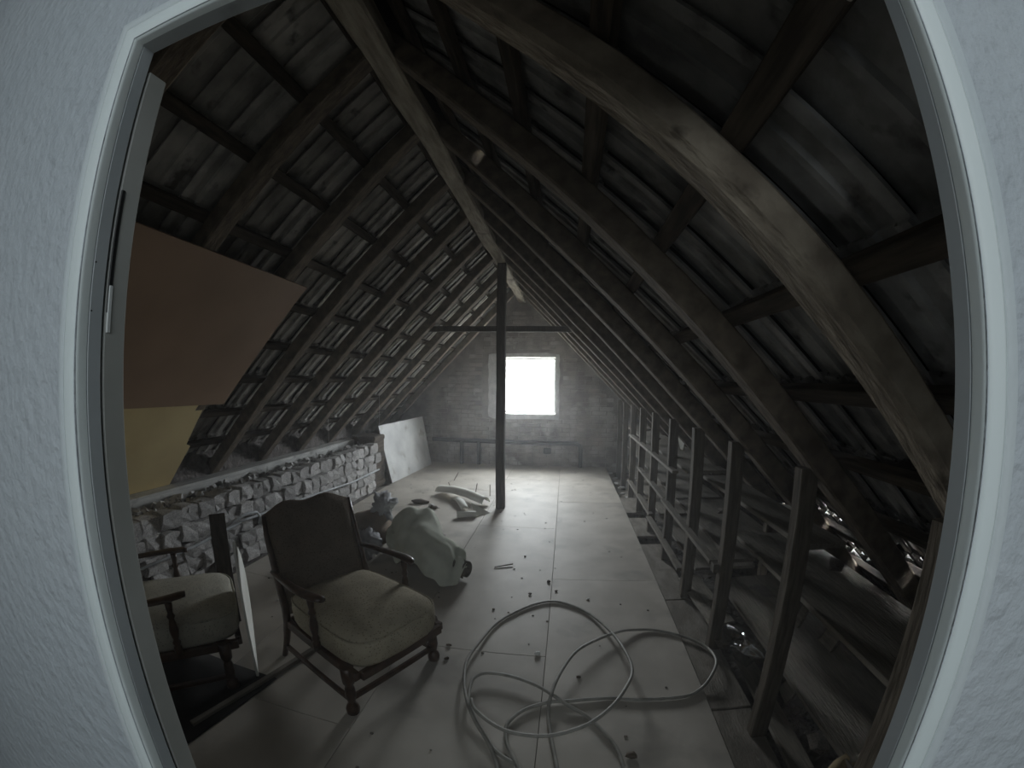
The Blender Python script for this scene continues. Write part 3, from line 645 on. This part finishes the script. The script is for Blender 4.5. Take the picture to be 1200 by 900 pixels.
# ------------------------------------------------------------------ armchairs
def rot_box(m, c, sx, sy, sz, M=None): m.box(c[0] - sx / 2, c[0] + sx / 2, c[1] - sy / 2, c[1] + sy / 2, c[2] - sz / 2, c[2] + sz / 2, M, ch=.004)
def make_chair(loc, rz, label, fab_seat, fab_back, group):
    t = empty('armchair', loc, rz); tag(t, label, 'armchair', group)
    HW = .275
    # seat: thick sprung cushion with a domed top and a patterned border
    bm = bmesh.new(); n = 8
    def ring(z, inx, iny, dome=0):
        pts = []
        for k in range(24):
            a = 2 * math.pi * k / 24; ca, sa = math.cos(a), math.sin(a)
            x = .055 + (.325 - inx) * math.copysign(abs(ca) ** .42, ca); y = (HW - .005 - iny) * math.copysign(abs(sa) ** .42, sa)
            pts.append(bm.verts.new((x, y, z)))
        return pts
    rings = [ring(.265, .01, .01), ring(.285, .0, .0), ring(.345, -.004, -.004), ring(.385, .0, .0), ring(.405, .018, .018), ring(.422, .07, .06), ring(.437, .16, .13), ring(.443, .25, .21)]
    for a, b in zip(rings[:-1], rings[1:]):
        for k in range(24): bm.faces.new((a[k], a[(k + 1) % 24], b[(k + 1) % 24], b[k]))
    bm.faces.new(rings[-1]); bm.faces.new(rings[0][::-1])
    for v in bm.verts: v.co += Vector((0, 0, .006 * noise.noise(v.co * 6)))
    for f in bm.faces: f.smooth = True
    me = bpy.data.meshes.new('seat'); bmesh.ops.recalc_face_normals(bm, faces=bm.faces[:]); bm.to_mesh(me); bm.free(); me.materials.append(MATS[fab_seat])
    so = bpy.data.objects.new('seat', me); C.objects.link(so); so.parent = t
    pip = MB(); P = []
    for k in range(48):
        a = 2 * math.pi * k / 48; ca, sa = math.cos(a), math.sin(a)
        P.append((.055 + .323 * math.copysign(abs(ca) ** .42, ca), (HW - .007) * math.copysign(abs(sa) ** .42, sa), .394))
    pip.tube(P, .005, 5, closed=True); pip.obj('piping', fab_seat, so)
    # seat rails
    r = MB(); rot_box(r, (.05, HW - .01, .245), .60, .03, .045); rot_box(r, (.05, -HW + .01, .245), .60, .03, .045)
    rot_box(r, (.355, 0, .245), .03, 2 * HW - .05, .045); rot_box(r, (-.245, 0, .245), .03, 2 * HW - .05, .045)
    r.obj('seat_frame', 'chair_wood', t)
    # backrest: reclined pad with a shallow double-curved top
    bx = lambda z: -.235 - (z - .28) * .30
    vs = []; fs = []; nu, nv = 12, 9
    for layer in (0, 1):
        for j in range(nv + 1):
            for i in range(nu + 1):
                u = i / nu * 2 - 1; v = j / nv
                top = .845 - .035 * abs(u) ** 2.2 - .012 * math.cos(u * math.pi * 2.0) + .0
                z = .30 + (top - .30) * v; y = u * (HW - .02 + .012 * v)
                edge = max(abs(u), abs(2 * v - 1)); rnd_ = max(0, 1 - edge ** 6)
                th = .012 + .040 * rnd_
                x = bx(z) + (th if layer == 0 else -.012 - .02 * rnd_)
                vs.append((x, y, z))
    K = (nu + 1) * (nv + 1)
    for j in range(nv):
        for i in range(nu):
            a = j * (nu + 1) + i; fs.append((a, a + 1, a + nu + 2, a + nu + 1)); fs.append((K + a, K + a + nu + 1, K + a + nu + 2, K + a + 1))
    for i in range(nu):
        fs.append((i, K + i, K + i + 1, i + 1)); a = nv * (nu + 1) + i; fs.append((a, a + 1, K + a + 1, K + a))
    for j in range(nv):
        a = j * (nu + 1); fs.append((a, a + nu + 1, K + a + nu + 1, K + a)); a += nu; fs.append((a, K + a, K + a + nu + 1, a + nu + 1))
    MB().add(vs, fs, None, True).obj('backrest', fab_back, t)
    for s in (-1, 1):
        y = s * (HW - .005)
        # back leg runs up the side of the backrest
        m = MB(); m.tube([(-.335, y * 1.03, 0), (-.285, y * 1.01, .12), (-.245, y, .25), (-.245, y, .34), (-.30, y, .52), (-.36, y, .70), (-.385, y * .99, .80)], [.015, .018, .023, .022, .019, .016, .012], 8)
        m.obj('back_leg', 'chair_wood', t)
        # turned front leg with a block foot
        m = MB(); m.lathe([(.018, 0), (.030, .004), (.033, .03), (.026, .05), (.016, .062), (.020, .075), (.026, .11), (.022, .15), (.017, .165), (.028, .18), (.031, .225), (.031, .268)], 12, Matrix.Translation((.325 - .045, s * (HW - .005), 0)))
        m.obj('front_leg', 'chair_wood', t)
        # side stretcher
        m = MB(); m.beam((-.31, y, .075), (.27, y, .075), .022, .026, (0, 1, 0), (0, 0, 1), ch=.004); m.obj('stretcher', 'chair_wood', t)
        # turned arm post and shaped arm
        m = MB(); m.lathe([(.019, .262), (.019, .30), (.013, .31), (.020, .325), (.012, .34), (.018, .36), (.022, .39), (.015, .43), (.012, .445), (.020, .46), (.012, .475), (.016, .50), (.018, .535)], 10, Matrix.Translation((.075, s * (HW + .012), 0)))
        m.obj('arm_post', 'chair_wood', t)
        m = MB(); pts = [(-.315, s * (HW + .005), .520), (-.20, s * (HW + .018), .530), (-.05, s * (HW + .026), .540), (.06, s * (HW + .022), .548), (.13, s * (HW + .005), .552), (.155, s * (HW - .005), .550)]
        wds = [.030, .040, .052, .062, .060, .036]; rings2 = []
        for (p, wd) in zip(pts, wds):
            a, b = wd / 2, .013; rings2.append([(p[0], p[1] + a * math.cos(q) , p[2] + b * math.sin(q)) for q in [2 * math.pi * k / 10 for k in range(10)]])
        V = [q for rr in rings2 for q in rr]; F = [(i * 10 + k, i * 10 + (k + 1) % 10, (i + 1) * 10 + (k + 1) % 10, (i + 1) * 10 + k) for i in range(5) for k in range(10)]
        F += [tuple(range(9, -1, -1)), tuple(50 + k for k in range(10))]
        m.add(V, F, None, True); m.obj('arm', 'chair_wood', t)
    MB().beam((.28, -HW + .02, .085), (.28, HW - .02, .085), .022, .028, (1, 0, 0), (0, 0, 1), ch=.004).obj('stretcher', 'chair_wood', t)
    return t
make_chair((-1.015, 1.72, 0), math.radians(-25.8), 'worn brown upholstered wooden armchair standing in front, facing right', 'seat_fabric', 'back_fabric', None)
make_chair((-1.90, 1.25, 0), math.radians(48), 'pale upholstered wooden armchair half hidden by the door frame', 'pale_fabric', 'pale_fabric', None)

# boards by the second armchair
B0 = Vector((-1.445, 1.395, .001)); dirn = Vector((-.62, .785, 0)).normalized(); prof = []
for k in range(9):
    a = k / 8; prof.append(B0 + dirn * (.27 * math.sin(math.pi * a) ** .8) + Vector((0, 0, .75 * a)) + Vector((-.012 * a, .010 * a, 0)))
P = [B0 + Vector((0, 0, 0)), ] + prof[1:-1] + [prof[-1]]
nrm = Vector((.785, .62, 0)) * -.012
k = len(P)
o = MB().add([tuple(p) for p in P] + [tuple(p + nrm) for p in P], [tuple(range(k)), tuple(range(2 * k - 1, k - 1, -1))] + [(i, (i + 1) % k, k + (i + 1) % k, k + i) for i in range(k)]).obj('hardboard_offcut', 'pale_fabric')
o.data.materials[0] = MATS['cardboard']
tag(o, 'pale curved board standing on edge between the two armchairs', 'board')
plank('plank', (-1.93, 1.745, .0), (-2.05, 1.85, .67), .10, .02, (.4, 1, 0), 'post_wood', 'dark plank leaning upright behind the pale armchair seat')
plank('floor_batten', (-1.50, .98, .014), (-1.30, 1.72, .014), .028, .026, (1, -.2, 0), 'dusty_board', 'loose batten lying on the floor behind the brown armchair', 'batten')

mm = MB(); _n = 10; vs = []; fs = []  # dark sheet added on the floor to stand in for the armchair's shade
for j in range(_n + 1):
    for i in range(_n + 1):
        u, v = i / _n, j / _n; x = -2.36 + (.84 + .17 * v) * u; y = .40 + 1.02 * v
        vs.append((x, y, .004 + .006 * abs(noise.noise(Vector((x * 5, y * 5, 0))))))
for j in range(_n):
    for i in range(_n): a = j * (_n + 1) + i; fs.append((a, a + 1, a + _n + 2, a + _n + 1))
o = mm.add(vs, fs, None, True).obj('shade_sheet', 'shade_black'); _m = o.modifiers.new('thickness', 'SOLIDIFY'); _m.thickness = .004; _m.offset = -1
tag(o, 'dark sheet standing in for shadow on the floor beneath the pale armchair', 'shade_sheet')

# ------------------------------------------------------------------ covered bundle behind the chair
gr = [[(-1.5, 3.45, .02), (-1.35, 3.5, .02), (-1.15, 3.5, .02), (-.95, 3.3, .02), (-.80, 3.1, .02)],
      [(-1.45, 3.28, .3), (-1.36, 3.28, .37), (-1.12, 3.34, .37), (-.95, 3.14, .2), (-.75, 2.98, .14)],
      [(-1.42, 3.17, .37), (-1.37, 3.17, .41), (-1.11, 3.24, .41), (-.93, 3.03, .25), (-.71, 2.88, .175)],
      [(-1.40, 3.0, .31), (-1.32, 2.93, .325), (-1.08, 2.88, .33), (-.86, 2.86, .25), (-.69, 2.80, .165)],
      [(-1.38, 2.92, .24), (-1.26, 2.80, .22), (-1.05, 2.74, .21), (-.86, 2.72, .17), (-.70, 2.75, .10)],
      [(-1.36, 2.88, .20), (-1.2, 2.76, .17), (-1.03, 2.68, .13), (-.85, 2.60, .035), (-.73, 2.68, .025)]]
vs = [p for r in gr for p in r]; fs = [(j * 5 + i, j * 5 + i + 1, j * 5 + i + 6, j * 5 + i + 5) for j in range(5) for i in range(4)]
bm = bmesh.new(); V = [bm.verts.new(p) for p in vs]; [bm.faces.new([V[i] for i in f]) for f in fs]
bmesh.ops.subdivide_edges(bm, edges=bm.edges[:], cuts=6, use_grid_fill=True)
for _ in range(2): bmesh.ops.smooth_vert(bm, verts=[v for v in bm.verts if not v.is_boundary], factor=.5, use_axis_x=True, use_axis_y=True, use_axis_z=True)
for v in bm.verts:
    fold = abs(noise.noise(Vector((v.co.x * 5.5 + v.co.y * 2, v.co.y * 1.2, 3))))
    v.co.z = max(.012, v.co.z - .085 * max(0, .18 - fold) / .18 * min(1, v.co.z * 6) + .030 * noise.noise(Vector((v.co.x * 7, v.co.y * 3, 2))) * min(1, v.co.z * 8) + .018 * noise.noise(v.co * 13))
    v.co.y += .05 * noise.noise(Vector((v.co.x * 13, 0, v.co.z * 2.5))) * (1 if v.co.z > .03 else .3)
bmesh.ops.recalc_face_normals(bm, faces=bm.faces[:]); me = bpy.data.meshes.new('blanket'); bm.to_mesh(me); bm.free(); me.materials.append(MATS['blanket'])
bo = bpy.data.objects.new('blanket', me); C.objects.link(bo)
for p in me.polygons: p.use_smooth = True
md = bo.modifiers.new('thickness', 'SOLIDIFY'); md.thickness = .008; md.offset = 1
md = bo.modifiers.new('subdivision', 'SUBSURF'); md.levels = 1; md.render_levels = 1
tag(bo, 'grey green blanket draped over a heap behind the armchair', 'blanket')
# rolled carpet under it, the spiral end facing right
a0, a1 = Vector((-.685, 2.815, .078)), Vector((-1.30, 3.05, .078)); ax = (a1 - a0).normalized(); sd = ax.cross(Vector((0, 0, 1))).normalized()
sp = [];
for k in range(61):
    a = k / 60 * 5.2 * math.pi; r = .014 + .056 * k / 60; sp.append((r, a))
vs = []; fs = []
for q, t in ((a0, 0), (a1, 1)):
    for w_ in (0, .007):
        for r, a in sp: vs.append(tuple(q + sd * (r + w_) * math.cos(a) + Vector((0, 0, 1)) * (r + w_) * math.sin(a)))
n = 61
for i in range(n - 1):
    fs += [(i, i + 1, 2 * n + i + 1, 2 * n + i), (n + i, 3 * n + i, 3 * n + i + 1, n + i + 1), (i, n + i, n + i + 1, i + 1), (2 * n + i, 2 * n + i + 1, 3 * n + i + 1, 3 * n + i)]
fs += [(n - 1, 2 * n - 1, 4 * n - 1, 3 * n - 1), (0, 2 * n, 3 * n, n)]
o = MB().add(vs, fs, None, True).obj('carpet_roll', 'carpet'); tag(o, 'dark rolled carpet poking out from under the blanket', 'carpet')
def lumpy(name, c, s, mt, lab, cat, seed, rough=.3, sub=3, rz=0, rx=0, z_clip=None, crease=0.0):
    bm = bmesh.new(); bmesh.ops.create_icosphere(bm, subdivisions=sub, radius=1)
    for v in bm.verts:
        d = v.co.copy(); k = 1 + rough * noise.noise(d * 1.6 + Vector((seed * 3.3, 0, 0))) * 1.6
        if crease: k += crease * (abs(noise.noise(d * 4 + Vector((seed, 7, 0)))) - .2) * 2
        v.co = Vector((d.x * s[0], d.y * s[1], d.z * s[2])) * k
    M = Matrix.Translation(c) @ Matrix.Rotation(rz, 4, 'Z') @ Matrix.Rotation(rx, 4, 'X')
    for v in bm.verts:
        v.co = M @ v.co
        if z_clip is not None and v.co.z < z_clip: v.co.z = z_clip
    for f in bm.faces: f.smooth = True
    me = bpy.data.meshes.new(name); bm.to_mesh(me); bm.free(); me.materials.append(MATS[mt]); o = bpy.data.objects.new(name, me); C.objects.link(o)
    return tag(o, lab, cat)
lumpy('sack', (-1.72, 3.33, .13), (.21, .25, .15), 'brown_sack', 'brown sack lying at the left end of the draped blanket', 'sack', 2, .2, 3, z_clip=.002)
lumpy('sack', (-1.22, 3.10, .13), (.13, .15, .10), 'brown_sack', 'dark sack hidden beneath the grey green blanket', 'sack', 5, .1, 2, z_clip=.002)
lumpy('crumpled_cloth', (-1.64, 3.45, .32), (.09, .16, .075), 'grey_cloth', 'crumpled grey cloth on top of the brown sack', 'cloth', 3, .35, 4, .35, .5, crease=.5)
lumpy('crumpled_cloth', (-1.63, 3.02, .12), (.12, .12, .10), 'grey_cloth', 'crumpled striped cloth in front of the brown sack, by the armchair arm', 'cloth', 8, .4, 4, .6, .2, z_clip=.002, crease=.5)

# ------------------------------------------------------------------ scraps by the post
def curl(name, p0, p1, wd, sag, mt, lab, tilt=.0):
    p0, p1 = Vector(p0), Vector(p1); d = (p1 - p0); L = d.length; d.normalize(); s = d.cross(Vector((0, 0, 1))).normalized()
    vs = []; fs = []; n, m = 14, 6
    for i in range(n + 1):
        for j in range(m + 1):
            t = i / n; u = j / m * 2 - 1
            ww = wd * (1 - .25 * t); a = u * 1.15
            p = p0 + d * L * t + s * (ww / 2 * math.sin(a) / .91) + Vector((0, 0, .012 + sag * (1 - math.cos(a)) * -1 + sag * .6 + .04 * math.sin(math.pi * t)))
            p.z = max(.006, p.z + .006 * noise.noise(p * 9)); vs.append(tuple(p))
    for i in range(n):
        for j in range(m): a = i * (m + 1) + j; fs.append((a, a + 1, a + m + 2, a + m + 1))
    o = MB().add(vs, fs, None, True).obj(name, mt); md = o.modifiers.new('thickness', 'SOLIDIFY'); md.thickness = .005
    return tag(o, lab, 'scrap')
curl('curled_sheet', (-1.60, 5.12, .02), (-.90, 4.68, .02), .20, .12, 'cardboard', 'long curled pale sheet on the floor left of the post')
curl('curled_sheet', (-1.32, 4.85, 0), (-1.10, 4.45, 0), .12, .05, 'cardboard', 'short curled pale sheet beneath the long one')
flat('torn_card', [(-.98, 4.62, .006), (-.80, 4.42, .006), (-.93, 4.26, .008), (-1.02, 4.36, .14)], .004, 'cardboard', 'pale triangular card beside the foot of the post', 'scrap')
o = MB().tube([(-1.13, 4.20, .035), (-.93, 4.26, .035)], .032, 12).obj('paper_roll', 'cardboard'); tag(o, 'short pale roll lying nearest the camera in the scraps', 'scrap')
lumpy('dark_rag', (-1.70, 4.60, .02), (.10, .05, .03), 'twig', 'dark rag on the floor left of the scraps', 'rag', 4, .4, 2, .3, z_clip=.002)
lumpy('dark_rag', (-1.47, 4.44, .015), (.05, .035, .02), 'twig', 'small dark clod between the rag and the scraps', 'rag', 6, .4, 2, z_clip=.002)
lumpy('plaster_crumb', (-1.52, 4.50, .015), (.035, .03, .02), 'whitewash', 'white crumb beside the small dark clod', 'rubble', 7, .4, 2, z_clip=.002)
for i, (x, y, h, lx, lab) in enumerate([(-1.60, 5.80, .13, .07, 'tallest thin splinter standing behind the curled sheet'), (-1.50, 5.30, .10, -.04, 'dark splinter standing beside the curled sheet end'), (-1.15, 5.25, .12, .02, 'pale splinter standing midway behind the curled sheet'), (-.93, 5.10, .15, .0, 'thin splinter standing nearest the post')]):
    o = MB().beam((x, y, .0), (x + lx, y, h), .010, .006, (1, 0, 0), (0, 1, 0), ch=.001).obj('splinter', 'twig'); tag(o, lab, 'splinter', 'splinters behind the scraps')

# ------------------------------------------------------------------ cable coiled on the floor
PA = [(.29, 1.23, .01), (.27, 1.33, .01), (.21, 1.44, .01), (.15, 1.52, .01), (.07, 1.57, .02), (-.01, 1.63, .03), (-.09, 1.69, .03), (-.21, 1.74, .03), (-.33, 1.75, .03), (-.39, 1.71, .03), (-.4, 1.63, .03), (-.38, 1.52, .03), (-.33, 1.43, .02), (-.26, 1.33, .01), (-.2, 1.26, .01), (-.11, 1.2, .01),
      (-.03, 1.08, .01), (.02, 1.06, .01), (.04, 1.12, .01)]
PD = [(.03, 1.22, .01), (0, 1.38, .01), (-.02, 1.51, .02), (-.01, 1.62, .045), (.03, 1.78, .05), (.11, 1.96, .05), (.23, 2.09, .04), (.37, 2.19, .03), (.48, 2.23, .015), (.59, 2.23, .01), (.74, 2.16, .01), (.85, 2.04, .01), (.86, 1.89, .03), (.8, 1.77, .03), (.72, 1.69, .01), (.62, 1.64, .01), (.39, 1.63, .01), (.26, 1.64, .01), (.07, 1.61, .012), (-.03, 1.59, .012), (-.13, 1.53, .012), (-.19, 1.44, .012), (-.19, 1.37, .012), (-.17, 1.3, .012), (-.11, 1.18, .015), (-.05, 1.02, .015), (-.12, .98, .02)]
PB = [(-.17, 1.10, .02), (-.21, 1.22, .02), (-.26, 1.31, .03), (-.32, 1.39, .04), (-.38, 1.5, .045), (-.43, 1.64, .04), (-.46, 1.84, .03), (-.42, 2.07, .02), (-.38, 2.22, .012), (-.31, 2.35, .01), (-.16, 2.51, .01), (-.01, 2.56, .01), (.18, 2.44, .01), (.31, 2.2, .03), (.37, 1.94, .065), (.38, 1.76, .08), (.33, 1.62, .09), (.25, 1.49, .09), (.14, 1.39, .08), (-.01, 1.33, .07), (-.16, 1.34, .06), (-.26, 1.39, .055), (-.34, 1.46, .055), (-.37, 1.52, .055)]
ctrl = [Vector(p) for p in PA + PD + PB]
def catmull(P, k=7):
    out = []
    for i in range(len(P) - 1):
        a, b, c, d = P[max(i - 1, 0)], P[i], P[i + 1], P[min(i + 2, len(P) - 1)]
        for j in range(k):
            t = j / k; out.append(.5 * ((2 * b) + (-a + c) * t + (2 * a - 5 * b + 4 * c - d) * t * t + (-a + 3 * b - 3 * c + d) * t ** 3))
    return out + [P[-1]]
pts = catmull(ctrl)
for p in pts: p.z = max(p.z, .0095)
o = MB().tube(pts, .0085, 8).obj('cable', 'cable'); tag(o, 'grey cable lying in loose overlapping loops on the floor', 'cable')

# ------------------------------------------------------------------ small floor litter
lit = [(.33, 1.29, .028, 'twig', 'dark clod on the floor inside the lowest cable loop'), (-.10, 1.98, .022, 'whitewash', 'pale crumb inside the left cable loop'), (-.42, 2.42, .014, 'twig', 'dark crumb on the floor by the left cable loop'),
       (-.60, 1.98, .016, 'twig', 'dark crumb between armchair seat and cable'), (-.58, 1.86, .018, 'twig', 'dark clod between the armchair foot and the cable'), (-.30, 3.30, .014, 'twig', 'tiny dark crumb on the floor beyond the cable'),
       (-.20, 2.66, .016, 'twig', 'small dark crumb just behind the top of the big loop'), (-.02, 2.72, .014, 'twig', 'small dark crumb right of the top of the big loop'), (-.08, 2.86, .02, 'twig', 'flat dark flake on the floor beyond the big loop'),
       (-.36, 3.05, .012, 'whitewash', 'tiny white crumb on the floor beyond the blanket'), (.20, 2.62, .014, 'whitewash', 'pale crumb right of the big loop'), (-1.36, 1.62, .02, 'whitewash', 'pale crumb beneath the brown armchair'),
       (.12, 1.80, .014, 'twig', 'tiny dark crumb inside the big cable loop'), (-1.95, 2.35, .022, 'whitewash', 'pale crumb on the floor left of the brown armchair'), (-1.85, 2.1, .016, 'whitewash', 'small white crumb left of the brown armchair')]
for i, (x, y, s, mt, lab) in enumerate(lit):
    lumpy('crumb', (x, y, s * .35), (s, s * .7, s * .4), mt, lab, 'rubble', i, .4, 1, i, z_clip=.0008)
tw = MB()
for i in range(260):
    x = rnd.uniform(-2.3, .7); y = rnd.uniform(1.0, 6.8); s = rnd.uniform(.0015, .005)
    if x > -1.3 and rnd.random() < .5: continue
    tw.box(x - s * 1.6, x + s * 1.6, y - s, y + s, -.001, s * .9)
tag(tw.obj('floor_grit', 'rubble_piece'), 'fine grit scattered over the floor', 'grit', kind='stuff')
o = MB().beam((-.52, 3.05, .006), (-.38, 3.12, .012), .010, .008, (0, 1, 0), (0, 0, 1), ch=.001).obj('twig', 'twig'); tag(o, 'short twig on the floor right of the blanket', 'twig')
lumpy('plastic_bag', (1.08, 1.98, .05), (.12, .16, .08), 'clear_plastic', 'crumpled clear plastic bag glinting under the right shelves', 'bag', 9, .4, 3, .4, 0, crease=.6)
lumpy('paper_bag', (.99, .90, .14), (.09, .08, .16), 'paper_bag', 'tan paper bag standing by the nearest right stud, beside the door frame', 'bag', 11, .3, 3, .2, 0, z_clip=-.09, crease=.3)

# thin hanging wires
for i, (x, y, z0, z1, lab) in enumerate([(-2.50, 5.20, .86, 1.52, 'thin pale string hanging from the left slope near the white board'), (-2.72, 4.25, .72, 1.20, 'short thin string hanging over the left wall plate')]):
    z1 = zl(x, .11); o = MB().tube([(x, y, z0), (x, y + .004, (z0 + z1) / 2), (x, y, z1)], .0022, 5).obj('string', 'thread'); tag(o, lab, 'string')

# ------------------------------------------------------------------ dusty air of the attic
_p = [(-2.90, .02), (-2.90, .66), (XR, 2.93), (1.95, .08), (1.95, .02)]
hz = MB().add([(x, .36, z) for x, z in _p] + [(x, YF - .02, z) for x, z in _p], [(0, 1, 2, 3, 4), (9, 8, 7, 6, 5)] + [(i, (i + 1) % 5, 5 + (i + 1) % 5, 5 + i) for i in range(5)]).obj('haze', 'plaster')
hm = bpy.data.materials.new('dusty_air'); hm.use_nodes = True; nt = hm.node_tree; nt.nodes.clear()
out = N(nt, 'ShaderNodeOutputMaterial'); vs_ = N(nt, 'ShaderNodeVolumeScatter'); vs_.inputs['Density'].default_value = .030; vs_.inputs['Anisotropy'].default_value = .35
nt.links.new(vs_.outputs[0], out.inputs['Volume']); hz.data.materials[0] = hm
tag(hz, 'thin dusty haze filling the attic air', 'haze', kind='stuff')
